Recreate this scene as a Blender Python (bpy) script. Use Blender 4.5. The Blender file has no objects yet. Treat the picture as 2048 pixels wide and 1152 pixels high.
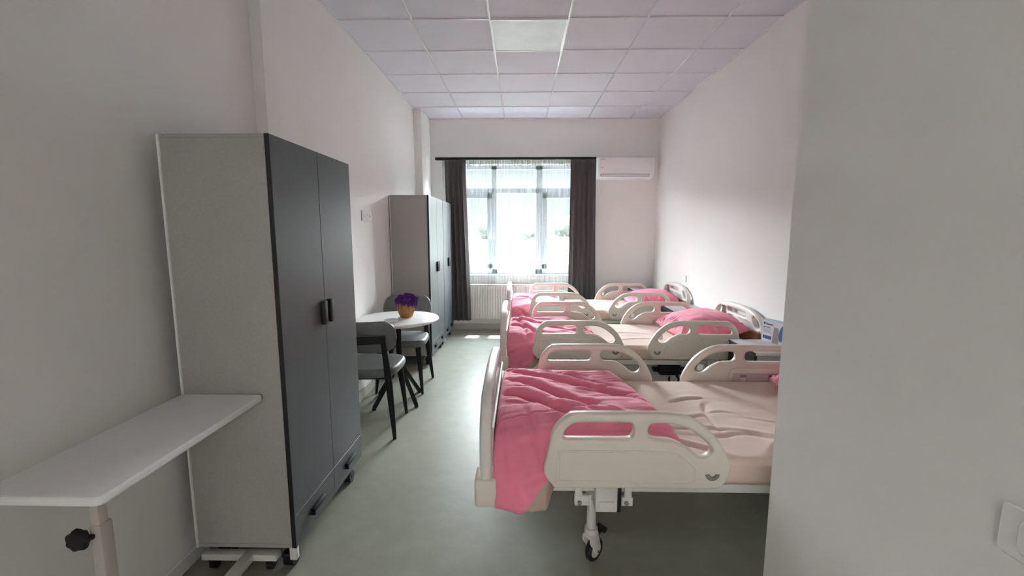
import bpy, bmesh, math, random
import numpy as np
from mathutils import Vector, Matrix
from mathutils.geometry import tessellate_polygon
PI = math.pi
scene = bpy.context.scene
COL = scene.collection
random.seed(7)

# ------------------------------------------------------------------ camera
cd = bpy.data.cameras.new('camera'); cam = bpy.data.objects.new('camera', cd); COL.objects.link(cam)
cd.sensor_width = 36.0; cd.lens = 884.11 / 2048 * 36.0; cd.clip_start = 0.02; cd.clip_end = 400
cam.location = (0, 0, 1.5)
cam.rotation_euler = (PI / 2 - 0.12814, 0, 0.02022)
scene.camera = cam

# ------------------------------------------------------------------ world, sun, exposure
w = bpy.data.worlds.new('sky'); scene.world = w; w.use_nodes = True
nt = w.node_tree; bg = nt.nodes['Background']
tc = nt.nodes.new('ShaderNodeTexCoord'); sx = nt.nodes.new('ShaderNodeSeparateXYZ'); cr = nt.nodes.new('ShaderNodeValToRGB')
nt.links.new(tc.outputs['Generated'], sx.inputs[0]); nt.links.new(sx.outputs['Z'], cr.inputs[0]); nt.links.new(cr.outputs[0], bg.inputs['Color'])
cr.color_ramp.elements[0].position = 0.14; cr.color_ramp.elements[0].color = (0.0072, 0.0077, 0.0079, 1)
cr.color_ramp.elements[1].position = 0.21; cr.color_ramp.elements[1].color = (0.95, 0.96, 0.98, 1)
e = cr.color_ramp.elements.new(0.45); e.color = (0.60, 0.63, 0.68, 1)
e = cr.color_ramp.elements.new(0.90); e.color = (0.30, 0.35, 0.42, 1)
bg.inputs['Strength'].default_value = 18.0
sd = bpy.data.lights.new('sun', 'SUN'); sun = bpy.data.objects.new('sun', sd); COL.objects.link(sun)
sd.energy = 3.0; sd.angle = 0.02; sd.color = (1.0, 0.95, 0.86)
sun.location = (0, 12, 14); sun.rotation_euler = Vector((-0.05, -0.34, -0.94)).to_track_quat('-Z', 'Y').to_euler()
pd = bpy.data.lights.new('window_portal', 'AREA'); portal = bpy.data.objects.new('window_portal', pd); COL.objects.link(portal)
pd.shape = 'RECTANGLE'; pd.size = 1.9; pd.size_y = 1.7; pd.cycles.is_portal = True
portal.location = (-0.04, 6.93, 1.67); portal.rotation_euler = (-PI / 2, 0, 0)
hd = bpy.data.lights.new('hall_fill_light', 'AREA'); hall = bpy.data.objects.new('hall_fill_light', hd); COL.objects.link(hall)  # added fill light behind the camera, brightens the near surfaces
hd.shape = 'RECTANGLE'; hd.size = 1.5; hd.size_y = 1.5; hd.energy = 3.9; hd.color = (1.0, 0.98, 0.955)
hall.location = (-0.2, -3.1, 1.55); hall.rotation_euler = (PI / 2, 0, 0)
scene.view_settings.view_transform = 'Standard'; scene.view_settings.look = 'None'
scene.view_settings.gamma = 1.0; scene.view_settings.use_curve_mapping = False
scene.view_settings.exposure = 3.18
scene.cycles.max_bounces = 14; scene.cycles.diffuse_bounces = 8; scene.cycles.transparent_max_bounces = 16
scene.cycles.sample_clamp_indirect = 6.0

# ------------------------------------------------------------------ materials
def mat(name, col, rough=0.5, metal=0.0, var=0.0, vscale=6.0, bump=0.0, bscale=40.0, spec=0.5, stretch=(1, 1, 1), sheen=0.0, coat=0.0):
    m = bpy.data.materials.new(name); m.use_nodes = True
    t = m.node_tree; b = t.nodes['Principled BSDF']
    b.inputs['Base Color'].default_value = (*col, 1); b.inputs['Roughness'].default_value = rough
    b.inputs['Metallic'].default_value = metal; b.inputs['Specular IOR Level'].default_value = spec
    if sheen: b.inputs['Sheen Weight'].default_value = sheen
    if coat: b.inputs['Coat Weight'].default_value = coat
    if var or bump:
        c = t.nodes.new('ShaderNodeTexCoord'); mp = t.nodes.new('ShaderNodeMapping'); mp.inputs['Scale'].default_value = stretch
        t.links.new(c.outputs['Object'], mp.inputs[0])
    if var:
        n = t.nodes.new('ShaderNodeTexNoise'); n.inputs['Scale'].default_value = vscale; n.inputs['Detail'].default_value = 4
        t.links.new(mp.outputs[0], n.inputs['Vector'])
        r = t.nodes.new('ShaderNodeValToRGB')
        r.color_ramp.elements[0].position = 0.3; r.color_ramp.elements[1].position = 0.7
        r.color_ramp.elements[0].color = (*[x * (1 - var) for x in col], 1); r.color_ramp.elements[1].color = (*[min(1, x * (1 + var)) for x in col], 1)
        t.links.new(n.outputs['Fac'], r.inputs[0]); t.links.new(r.outputs[0], b.inputs['Base Color'])
    if bump:
        n2 = t.nodes.new('ShaderNodeTexNoise'); n2.inputs['Scale'].default_value = bscale; n2.inputs['Detail'].default_value = 5
        t.links.new(mp.outputs[0], n2.inputs['Vector'])
        bp = t.nodes.new('ShaderNodeBump'); bp.inputs['Strength'].default_value = bump; bp.inputs['Distance'].default_value = 0.01
        t.links.new(n2.outputs['Fac'], bp.inputs['Height']); t.links.new(bp.outputs[0], b.inputs['Normal'])
    return m

WALL = mat('wall_paint', (0.785, 0.768, 0.750), 0.75, var=0.012, vscale=2.0, bump=0.03, bscale=120)
CEIL = mat('ceiling_tile', (0.655, 0.668, 0.725), 0.8, var=0.02, vscale=3.0, bump=0.05, bscale=200)
TBAR = mat('grid_metal', (0.74, 0.74, 0.77), 0.22, spec=0.7)
FLOOR = mat('vinyl_floor', (0.285, 0.282, 0.228), 0.45, var=0.05, vscale=9.0, bump=0.10, bscale=22, spec=0.20)
COVE = mat('vinyl_cove', (0.46, 0.455, 0.40), 0.5, var=0.03)
LAM = mat('grey_laminate', (0.37, 0.355, 0.335), 0.55, var=0.05, vscale=90.0)
LAMD = mat('darker_laminate', (0.27, 0.26, 0.245), 0.55)
DOOR = mat('anthracite_laminate', (0.082, 0.086, 0.092), 0.42, var=0.03, vscale=60.0, spec=0.4)
BLACK = mat('black_plastic', (0.008, 0.008, 0.009), 0.55)
BLKMET = mat('black_metal', (0.007, 0.007, 0.0075), 0.45, spec=0.3)
WHITE = mat('white_plastic', (0.80, 0.79, 0.79), 0.35)
WMEL = mat('white_melamine', (0.82, 0.81, 0.81), 0.35, var=0.01)
WMET = mat('white_steel', (0.72, 0.70, 0.66), 0.4)
ABS = mat('cream_plastic', (0.72, 0.655, 0.575), 0.36, var=0.01)
ABSW = mat('ivory_plastic', (0.74, 0.70, 0.66), 0.46)
PANELG = mat('lilac_grey_plastic', (0.56, 0.49, 0.49), 0.5)
BROWN = mat('brown_laminate', (0.42, 0.20, 0.13), 0.5, var=0.1, vscale=5, stretch=(1, 1, 6))
GAUGE = mat('gauge_grey', (0.22, 0.21, 0.18), 0.5)
PINK = mat('pink_cotton', (0.87, 0.235, 0.345), 0.85, var=0.03, vscale=3, bump=0.15, bscale=350, sheen=0.25)
LINING = mat('beige_lining', (0.50, 0.37, 0.31), 0.88, bump=0.15, bscale=350)
SHEET = mat('beige_sheet', (0.71, 0.55, 0.47), 0.85, var=0.02, vscale=3, bump=0.15, bscale=350, sheen=0.15)
CURT = mat('charcoal_curtain', (0.070, 0.062, 0.064), 0.85, var=0.06, vscale=20, sheen=0.2)
LEATH = mat('grey_leatherette', (0.14, 0.145, 0.15), 0.42, bump=0.08, bscale=300)
POTM = mat('ochre_pot', (0.34, 0.155, 0.038), 0.5, var=0.12, vscale=18, stretch=(1, 1, 0.3))
PURP = mat('purple_petals', (0.13, 0.028, 0.24), 0.7, var=0.5, vscale=40)
CHROME = mat('steel', (0.6, 0.6, 0.6), 0.25, metal=1.0)
RAD = mat('radiator_enamel', (0.80, 0.79, 0.76), 0.4)
PVC = mat('white_pvc', (0.62, 0.68, 0.72), 0.4)
NSF = mat('black_front', (0.016, 0.017, 0.018), 0.45, spec=0.3)
STANDTOP = mat('grey_laminate_top', (0.50, 0.50, 0.50), 0.35, var=0.04, vscale=70)
STANDG = mat('grey_side', (0.30, 0.30, 0.30), 0.5, var=0.04, vscale=70)
CARDW = mat('white_card', (0.78, 0.78, 0.84), 0.5)
CARDB = mat('blue_card', (0.30, 0.50, 0.66), 0.5)
INKB = mat('blue_ink', (0.06, 0.13, 0.34), 0.5)
INKD = mat('dark_ink', (0.06, 0.07, 0.10), 0.5)
INKG = mat('grey_ink', (0.36, 0.36, 0.42), 0.5)
TAUPE = mat('taupe_ink', (0.36, 0.30, 0.29), 0.6, bump=0.3, bscale=120)
LAWN = mat('lawn', (0.022, 0.029, 0.014), 0.9, var=0.3, vscale=0.8)
LEAF = mat('leaf_green', (0.016, 0.026, 0.013), 0.9, var=0.4, vscale=1.5)
BARK = mat('bark', (0.12, 0.08, 0.05), 0.9)
PAVE = mat('paving', (0.07, 0.07, 0.07), 0.8, var=0.1)

def glossy_panel():
    m = mat('led_diffuser', (0.70, 0.745, 0.74), 0.36, var=0.06, vscale=5.0, bump=0.10, bscale=7, spec=0.28)
    return m
LEDM = glossy_panel()

def glass_mat():
    m = bpy.data.materials.new('window_glass'); m.use_nodes = True; t = m.node_tree; t.nodes.clear()
    o = t.nodes.new('ShaderNodeOutputMaterial'); mx = t.nodes.new('ShaderNodeMixShader')
    tr = t.nodes.new('ShaderNodeBsdfTransparent'); tr.inputs[0].default_value = (0.95, 0.98, 0.97, 1)
    gl = t.nodes.new('ShaderNodeBsdfGlossy'); gl.inputs['Roughness'].default_value = 0.03
    mx.inputs[0].default_value = 0.06
    t.links.new(tr.outputs[0], mx.inputs[1]); t.links.new(gl.outputs[0], mx.inputs[2]); t.links.new(mx.outputs[0], o.inputs[0])
    return m
GLASS = glass_mat()

def sheer_mat(name, col, alpha):
    m = bpy.data.materials.new(name); m.use_nodes = True; t = m.node_tree; t.nodes.clear()
    o = t.nodes.new('ShaderNodeOutputMaterial'); mx = t.nodes.new('ShaderNodeMixShader'); mx2 = t.nodes.new('ShaderNodeMixShader')
    tr = t.nodes.new('ShaderNodeBsdfTransparent'); df = t.nodes.new('ShaderNodeBsdfDiffuse'); tl = t.nodes.new('ShaderNodeBsdfTranslucent')
    df.inputs[0].default_value = (*col, 1); tl.inputs[0].default_value = (*col, 1)
    # fine weave: alternate vertical threads, a little denser in some strips
    c = t.nodes.new('ShaderNodeTexCoord'); mp = t.nodes.new('ShaderNodeMapping'); mp.inputs['Scale'].default_value = (55, 1, 1.2)
    n = t.nodes.new('ShaderNodeTexNoise'); n.inputs['Scale'].default_value = 1.0; n.inputs['Detail'].default_value = 2
    mr = t.nodes.new('ShaderNodeMapRange'); mr.inputs['From Min'].default_value = 0.35; mr.inputs['From Max'].default_value = 0.65
    mr.inputs['To Min'].default_value = alpha * 0.4; mr.inputs['To Max'].default_value = min(0.95, alpha * 1.9)
    t.links.new(c.outputs['Object'], mp.inputs[0]); t.links.new(mp.outputs[0], n.inputs['Vector']); t.links.new(n.outputs['Fac'], mr.inputs[0])
    mx2.inputs[0].default_value = 0.6
    t.links.new(df.outputs[0], mx2.inputs[1]); t.links.new(tl.outputs[0], mx2.inputs[2])
    t.links.new(mr.outputs[0], mx.inputs[0]); t.links.new(tr.outputs[0], mx.inputs[1]); t.links.new(mx2.outputs[0], mx.inputs[2]); t.links.new(mx.outputs[0], o.inputs[0])
    return m
SHEER = sheer_mat('sheer_voile', (0.125, 0.138, 0.137), 0.24)
TAPE = sheer_mat('voile_header', (0.27, 0.28, 0.25), 0.72)

# ------------------------------------------------------------------ mesh helpers
class MB:
    def __init__(s): s.bm = bmesh.new(); s.mi = 0
    def _tag(s, faces):
        for f in faces: f.material_index = s.mi
    def box(s, x0, x1, y0, y1, z0, z1, bev=0.0, seg=2, rot=None, piv=None):
        r = bmesh.ops.create_cube(s.bm, size=1.0); vs = r['verts']
        c = Vector(((x0 + x1) / 2, (y0 + y1) / 2, (z0 + z1) / 2)); d = (abs(x1 - x0), abs(y1 - y0), abs(z1 - z0))
        for v in vs: v.co = Vector((v.co.x * d[0], v.co.y * d[1], v.co.z * d[2]))
        fs = set(f for v in vs for f in v.link_faces)
        if bev > 0:
            es = set(e for v in vs for e in v.link_edges)
            rr = bmesh.ops.bevel(s.bm, geom=list(es), offset=min(bev, 0.49 * min(d)), segments=seg, profile=0.5, affect='EDGES')
            fs = set(f for f in fs if f.is_valid) | set(rr['faces'])
            vs = list(set(v for f in fs for v in f.verts))
        if rot is not None:
            p = Vector(piv) - c if piv is not None else Vector((0, 0, 0))
            for v in vs: v.co = rot @ (v.co - p) + p
        for v in vs: v.co += c
        s._tag(f for f in fs if f.is_valid); return s
    def cyl(s, p0, p1, r0, r1=None, seg=16, cap=True):
        r1 = r0 if r1 is None else r1
        p0 = Vector(p0); p1 = Vector(p1); d = p1 - p0; q = d.to_track_quat('Z', 'Y')
        a = []; b = []
        for i in range(seg):
            t = 2 * PI * i / seg; o = Vector((math.cos(t), math.sin(t), 0))
            a.append(s.bm.verts.new(p0 + q @ (o * r0))); b.append(s.bm.verts.new(p1 + q @ (o * r1)))
        fs = [s.bm.faces.new((a[i], a[(i + 1) % seg], b[(i + 1) % seg], b[i])) for i in range(seg)]
        if cap: fs += [s.bm.faces.new(a[::-1]), s.bm.faces.new(b)]
        s._tag(fs); return s
    def tube(s, pts, r, seg=10, sq=False):
        pts = [Vector(p) for p in pts]; rings = []; n = len(pts); up = None
        for i, p in enumerate(pts):
            d = (pts[min(i + 1, n - 1)] - pts[max(i - 1, 0)]).normalized()
            if up is None: up = Vector((0, 0, 1)) if abs(d.z) < 0.9 else Vector((0, 1, 0))
            x = up.cross(d).normalized(); y = d.cross(x).normalized(); up = y
            rr = r[i] if isinstance(r, (list, tuple)) else r
            if sq: ang = [PI / 4 + k * PI / 2 for k in range(4)]; rr = rr * 1.414
            else: ang = [2 * PI * k / seg for k in range(seg)]
            rings.append([s.bm.verts.new(p + x * (math.cos(t) * rr) + y * (math.sin(t) * rr)) for t in ang])
        fs = []; m = len(rings[0])
        for a, b in zip(rings, rings[1:]):
            fs += [s.bm.faces.new((a[i], a[(i + 1) % m], b[(i + 1) % m], b[i])) for i in range(m)]
        fs += [s.bm.faces.new(rings[0][::-1]), s.bm.faces.new(rings[-1])]
        s._tag(fs); return s
    def lathe(s, prof, c=(0, 0, 0), seg=32, mod=None, axis='Z'):
        c = Vector(c); rings = []
        def P(r, t, h):
            if mod: r = r * mod(t)
            if axis == 'Z': return c + Vector((r * math.cos(t), r * math.sin(t), h))
            if axis == 'Y': return c + Vector((r * math.cos(t), h, r * math.sin(t)))
            return c + Vector((h, r * math.cos(t), r * math.sin(t)))
        for r, h in prof: rings.append([s.bm.verts.new(P(max(r, 1e-4), 2 * PI * i / seg, h)) for i in range(seg)])
        fs = []
        for a, b in zip(rings, rings[1:]):
            fs += [s.bm.faces.new((a[i], a[(i + 1) % seg], b[(i + 1) % seg], b[i])) for i in range(seg)]
        fs += [s.bm.faces.new(rings[0][::-1]), s.bm.faces.new(rings[-1])]
        s._tag(fs); return s
    def plate(s, outer, holes, t, bev, M, seg=3):
        """flat plate with holes and rounded edges; 2D loops, thickness t centred, M maps (u,v,w)->Vector"""
        def area(L): return sum(L[i][0] * L[(i + 1) % len(L)][1] - L[(i + 1) % len(L)][0] * L[i][1] for i in range(len(L))) / 2
        loops = [outer if area(outer) > 0 else outer[::-1]] + [h if area(h) < 0 else h[::-1] for h in holes]
        def offs(L, d):
            n = len(L); o = []
            for i in range(n):
                a = Vector(L[i - 1]); b = Vector(L[i]); c2 = Vector(L[(i + 1) % n])
                e1 = (b - a).normalized(); e2 = (c2 - b).normalized()
                n1 = Vector((-e1.y, e1.x)); n2 = Vector((-e2.y, e2.x)); m = (n1 + n2)
                m = m / max(0.3, m.dot(n1)) if m.length > 1e-6 else n1
                o.append(b + m * d)
            return o
        steps = []
        for k in range(seg + 1):
            a = k / seg * PI / 2; steps.append((bev * (1 - math.sin(a)), -t / 2 + bev * (1 - math.cos(a))))
        steps = steps + [(o, -h) for o, h in steps[::-1]]
        fs = []; caps = [[], []]
        for L in loops:
            rings = [[s.bm.verts.new(M(p.x, p.y, h)) for p in offs(L, o)] for o, h in steps]
            n = len(L)
            for a, b in zip(rings, rings[1:]):
                for i in range(n): fs.append(s.bm.faces.new((a[i], a[(i + 1) % n], b[(i + 1) % n], b[i])))
            caps[0].append((offs(L, bev), rings[0])); caps[1].append((offs(L, bev), rings[-1]))
        for side in (0, 1):
            polys = [[Vector((p.x, p.y, 0)) for p in c[0]] for c in caps[side]]
            flat = [v for c in caps[side] for v in c[1]]
            for tri in tessellate_polygon(polys):
                vs = [flat[i] for i in tri]
                if len(set(vs)) == 3:
                    try: fs.append(s.bm.faces.new(vs))
                    except ValueError: pass
        s._tag(fs); return s
    def grid(s, P, closed_u=False):
        """P: array (n,m,3)"""
        n, m = P.shape[:2]
        V = [[s.bm.verts.new(P[i, j]) for j in range(m)] for i in range(n)]
        fs = []
        for i in range(n if closed_u else n - 1):
            for j in range(m - 1):
                fs.append(s.bm.faces.new((V[i][j], V[(i + 1) % n][j], V[(i + 1) % n][j + 1], V[i][j + 1])))
        s._tag(fs); return fs
    def build(s, name, mats, parent=None, org=None, smooth=35, recalc=True, **tags):
        if recalc: bmesh.ops.recalc_face_normals(s.bm, faces=s.bm.faces[:])
        me = bpy.data.meshes.new(name)
        if org is not None:
            o = Vector(org)
            for v in s.bm.verts: v.co -= o
        s.bm.to_mesh(me); s.bm.free()
        for m in (mats if isinstance(mats, (list, tuple)) else [mats]): me.materials.append(m)
        if smooth:
            me.shade_smooth()
            me.set_sharp_from_angle(angle=math.radians(smooth))
        ob = bpy.data.objects.new(name, me); COL.objects.link(ob)
        if org is not None: ob.location = org
        if parent is not None: ob.parent = parent
        tag(ob, **tags)
        return ob

def tag(o, label=None, cat=None, group=None, kind=None):
    if label: o['label'] = label
    if cat: o['category'] = cat
    if group: o['group'] = group
    if kind: o['kind'] = kind
    return o
def thing(name, loc, label, cat, group=None, rz=0.0):
    o = bpy.data.objects.new(name, None); COL.objects.link(o); o.location = loc; o.rotation_euler = (0, 0, rz); o.empty_display_size = 0.1
    return tag(o, label, cat, group)
def copy_tree(o, parent=None):
    c = o.copy(); COL.objects.link(c)
    if parent is not None: c.parent = parent
    for ch in list(o.children): copy_tree(ch, c)
    return c
def struct(name, mb, m, smooth=0): return mb.build(name, m, smooth=smooth, kind='structure')
def spline(pts, k=5, closed=True):
    n = len(pts); o = []
    for i in range(n if closed else n - 1):
        if closed: p = [Vector(pts[(i + j) % n]) for j in (-1, 0, 1, 2)]
        else: p = [Vector(pts[min(max(i + j, 0), n - 1)]) for j in (-1, 0, 1, 2)]
        for q in range(k):
            t = q / k
            o.append(0.5 * ((2 * p[1]) + (p[2] - p[0]) * t + (2 * p[0] - 5 * p[1] + 4 * p[2] - p[3]) * t * t + (-p[0] + 3 * p[1] - 3 * p[2] + p[3]) * t ** 3))
    if not closed: o.append(Vector(pts[-1]))
    return o
def rrect(x0, x1, z0, z1, r, seg=6):
    o = []
    for cx, cz, a0 in ((x1 - r, z1 - r, 0), (x0 + r, z1 - r, PI / 2), (x0 + r, z0 + r, PI), (x1 - r, z0 + r, 1.5 * PI)):
        for k in range(seg + 1):
            a = a0 + k / seg * PI / 2; o.append(Vector((cx + r * math.cos(a), cz + r * math.sin(a))))
    return o

# smooth value noise in numpy
_rs = np.random.RandomState(3)
_tab = _rs.rand(64, 64)
def vnoise(x, y):
    xi = np.floor(x).astype(int); yi = np.floor(y).astype(int); fx = x - xi; fy = y - yi
    fx = fx * fx * (3 - 2 * fx); fy = fy * fy * (3 - 2 * fy)
    a = _tab[xi % 64, yi % 64]; b = _tab[(xi + 1) % 64, yi % 64]; c = _tab[xi % 64, (yi + 1) % 64]; d = _tab[(xi + 1) % 64, (yi + 1) % 64]
    return (a * (1 - fx) + b * fx) * (1 - fy) + (c * (1 - fx) + d * fx) * fy
def fbm(x, y, o=4):
    s = 0; a = 0.5
    for k in range(o): s = s + a * (vnoise(x * 2 ** k + 17 * k, y * 2 ** k + 5 * k) - 0.5); a *= 0.5
    return s
def polydist(x, y, pts):
    """signed distance to a polyline and position along it 0..1"""
    best = np.full(x.shape, 9.0); sg = np.zeros(x.shape); tt = np.zeros(x.shape); n = len(pts) - 1
    for i in range(n):
        a = np.array(pts[i]); b = np.array(pts[i + 1]); d = b - a; L2 = d @ d
        t = np.clip(((x - a[0]) * d[0] + (y - a[1]) * d[1]) / L2, 0, 1)
        ex = x - a[0] - t * d[0]; ey = y - a[1] - t * d[1]; q = np.hypot(ex, ey)
        m = q < best; best = np.where(m, q, best); sg = np.where(m, np.sign(d[0] * ey - d[1] * ex), sg); tt = np.where(m, (i + t) / n, tt)
    return best * sg, tt
def crease(x, y, pts, width, depth, lift=0.6):
    """valley along a polyline with a soft ridge on its left side"""
    pts = [tuple(p) for p in spline(pts, 4, False)]
    d, t = polydist(x, y, pts); env = np.sin(PI * np.clip(t, 0.02, 0.98)) ** 0.5
    return env * depth * (-np.exp(-(d / (width * 0.35)) ** 2) + lift * np.exp(-((d - width * 0.9) / (width * 0.7)) ** 2))

# ------------------------------------------------------------------ room shell
XL, XN, XR, YB, YF, H = -1.425, -1.49, 1.985, 6.632, -1.2, 3.1
YP, XP, YS = 1.40, 0.834, 2.556
m = MB(); m.box(XN - .9, XR + .2, YF - 2.1, YB + .25, -0.1, 0.0); struct('floor', m, FLOOR)
m = MB(); m.box(XN - .2, XR + .2, YF - .15, YB + .25, H + 0.006, H + 0.1); ceil = struct('ceiling', m, CEIL)
# T-bar grid
gx = [-0.242 + 0.6 * c for c in range(-2, 4)]; gy = [3.592 + 0.6 * r for r in range(-8, 6)]
m = MB()
for x in gx:
    if XN < x < XR: m.box(x - 0.0075, x + 0.0075, YF, YB, H - 0.004, H + 0.012)
for y in gy: m.box(XN, XR, y - 0.006, y + 0.006, H - 0.003, H + 0.012)
m.box(XL, XL + 0.018, YS, YB, H - 0.004, H + 0.012); m.box(XR - 0.018, XR, YP, YB, H - 0.004, H + 0.012); m.box(XL, XR, YB - 0.018, YB, H - 0.004, H + 0.012)
struct('trim_1', m, TBAR)
m = MB(); m.box(XL - .265, XL, YS, YB + .25, 0, H + .1); struct('wall_left', m, WALL)
m = MB(); m.box(XN - .2, XN, YF - .15, YS, 0, H + .1); struct('wall_left_entry', m, WALL)
m = MB(); m.box(XR, XR + .2, YP, YB + .25, 0, H + .1); struct('wall_right', m, WALL)
m = MB(); m.box(XP, XR + .2, YF - .15, YP, 0, H + .1, bev=0.004, seg=1); struct('wall_right_entry', m, WALL)
WX0, WX1, WZ0, WZ1 = -0.97, 0.90, 0.85, 2.47
m = MB()
m.box(XL - .2, WX0, YB, YB + .25, 0, H + .1); m.box(WX1, XR + .2, YB, YB + .25, 0, H + .1)
m.box(WX0, WX1, YB, YB + .25, 0, WZ0); m.box(WX0, WX1, YB, YB + .25, WZ1, H + .1); struct('wall_back', m, WALL)
m = MB(); m.box(XL, -1.325, 6.06, YB, 0, H); struct('wall_column', m, WALL)
# unseen entry end, doorway added open to let the fill light in
DX0, DX1 = -0.75, 0.35
m = MB(); m.box(XN, DX0, YF - .15, YF, 0, H + .1); m.box(DX1, XP, YF - .15, YF, 0, H + .1); m.box(DX0, DX1, YF - .15, YF, 2.15, H + .1); struct('wall_front', m, WALL)
# unseen hallway added behind the doorway, encloses the fill light
m = MB(); m.box(-2.2, 1.8, -3.3, -3.2, 0, 2.7); m.box(-2.3, -2.2, -3.3, YF - .15, 0, 2.7); m.box(1.8, 1.9, -3.3, YF - .15, 0, 2.7); struct('wall_hall', m, WALL)
m = MB(); m.box(-2.3, 1.9, -3.3, YF - .14, 2.7, 2.8); struct('ceiling_hall', m, CEIL)
# coved skirting
m = MB(); m.box(XL, XR, YB - 0.012, YB, 0, 0.10, bev=0.004, seg=1); struct('baseboard_back', m, COVE)
m = MB(); m.box(XL, XL + 0.012, YS, YB, 0, 0.10, bev=0.004, seg=1); struct('baseboard_left', m, COVE)
m = MB(); m.box(XR - 0.012, XR, YP, YB, 0, 0.10, bev=0.004, seg=1); struct('baseboard_right', m, COVE)
m = MB(); m.box(XN, XN + 0.010, YF, YS, 0, 0.07, bev=0.004, seg=1); struct('baseboard_entry', m, WALL)

# window
m = MB(); fy0, fy1 = 6.76, 6.82
m.box(WX0, WX1, fy0, fy1, WZ1 - 0.06, WZ1); m.box(WX0, WX1, fy0, fy1, WZ0, WZ0 + 0.07)
m.box(WX0, WX0 + 0.06, fy0, fy1, WZ0, WZ1); m.box(WX1 - 0.06, WX1, fy0, fy1, WZ0, WZ1)
m.box(-0.44, -0.365, fy0, fy1, WZ0, WZ1); m.box(0.2235, 0.321, fy0, fy1, WZ0, WZ1)
m.box(WX0, WX1, fy0, fy1, 2.065, 2.135)
m.box(-0.365, 0.2235, fy0 + .005, fy1, WZ0 + 0.07, 1.0)
for a, b in ((WX0 + .06, -0.44), (0.321, WX1 - .06)):
    m.box(a, b, fy0 - .02, fy1 - .01, 1.99, 2.065); m.box(a, b, fy0 - .02, fy1 - .01, WZ0 + .07, 1.0)
    m.box(a, a + .07, fy0 - .02, fy1 - .01, 0.93, 2.065); m.box(b - .07, b, fy0 - .02, fy1 - .01, 0.93, 2.065)
win = struct('window_1', m, PVC)
m = MB(); m.box(WX0, WX1, 6.785, 6.791, WZ0, WZ1); gl = m.build('pane', GLASS, win, smooth=0)
m = MB(); m.box(WX0 - .02, WX1 + .02, YB - 0.045, 6.77, WZ0 - 0.03, WZ0, bev=0.005); m.build('window_sill', WMEL, win)
m = MB(); m.box(-0.462, -0.445, 6.70, 6.745, 1.45, 1.47); m.box(-0.466, -0.441, 6.69, 6.705, 1.36, 1.48, bev=.006); m.build('window_handle', WHITE, win)

# outside
m = MB(); m.box(-80, 80, YB + .25, 160, -0.9, -0.6); struct('ground', m, LAWN)
m = MB(); m.box(-80, 80, 16, 22, -0.6, -0.585); struct('path', m, PAVE)
def tree(x, y, h, r, k, label):
    t = thing('tree', (x, y, -0.6), label, 'tree', 'trees beyond the window')
    mm = MB(); mm.cyl((0, 0, 0), (0, 0, h * 0.5), 0.22, 0.12, 8); mm.build('trunk', BARK, t)
    mm = MB(); rs = random.Random(k)
    for q in range(9):
        a = rs.uniform(0, 6.28); rr = rs.uniform(0, r * 0.55); c = Vector((rr * math.cos(a), rr * math.sin(a), h * rs.uniform(0.45, 0.85)))
        rb = r * rs.uniform(0.4, 0.65); g = bmesh.ops.create_icosphere(mm.bm, subdivisions=2, radius=rb)
        for v in g['verts']: v.co = v.co * (1 + rs.uniform(-.14, .14)) + c
    mm.build('crown', LEAF, t)
for k, (x, y, h, r) in enumerate(((-14, 82, 5.0, 3.0), (-6.6, 90, 4.2, 3.2), (1.5, 96, 3.8, 3.0), (9.0, 92, 4.4, 3.0), (16, 84, 5.2, 3.0))):
    tree(x, y, h, r, k, 'blurred green tree far outside behind the sheer window curtain')

# ------------------------------------------------------------------ ceiling light panel
t = thing('ceiling_light', (0.058, 3.892, H - 0.002), 'square glossy ceiling light panel, switched off, set in the tile grid', 'light')
m = MB(); m.box(-0.288, 0.288, -0.288, 0.288, -0.004, 0.004, bev=0.002, seg=1); m.build('diffuser', LEDM, t)
m = MB()
for a, b, c, d in ((-.298, .298, .284, .298), (-.298, .298, -.298, -.284), (-.298, -.284, -.284, .284), (.284, .298, -.284, .284)): m.box(a, b, c, d, -0.007, 0.004, bev=.001, seg=1)
m.build('frame', TBAR, t)

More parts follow.
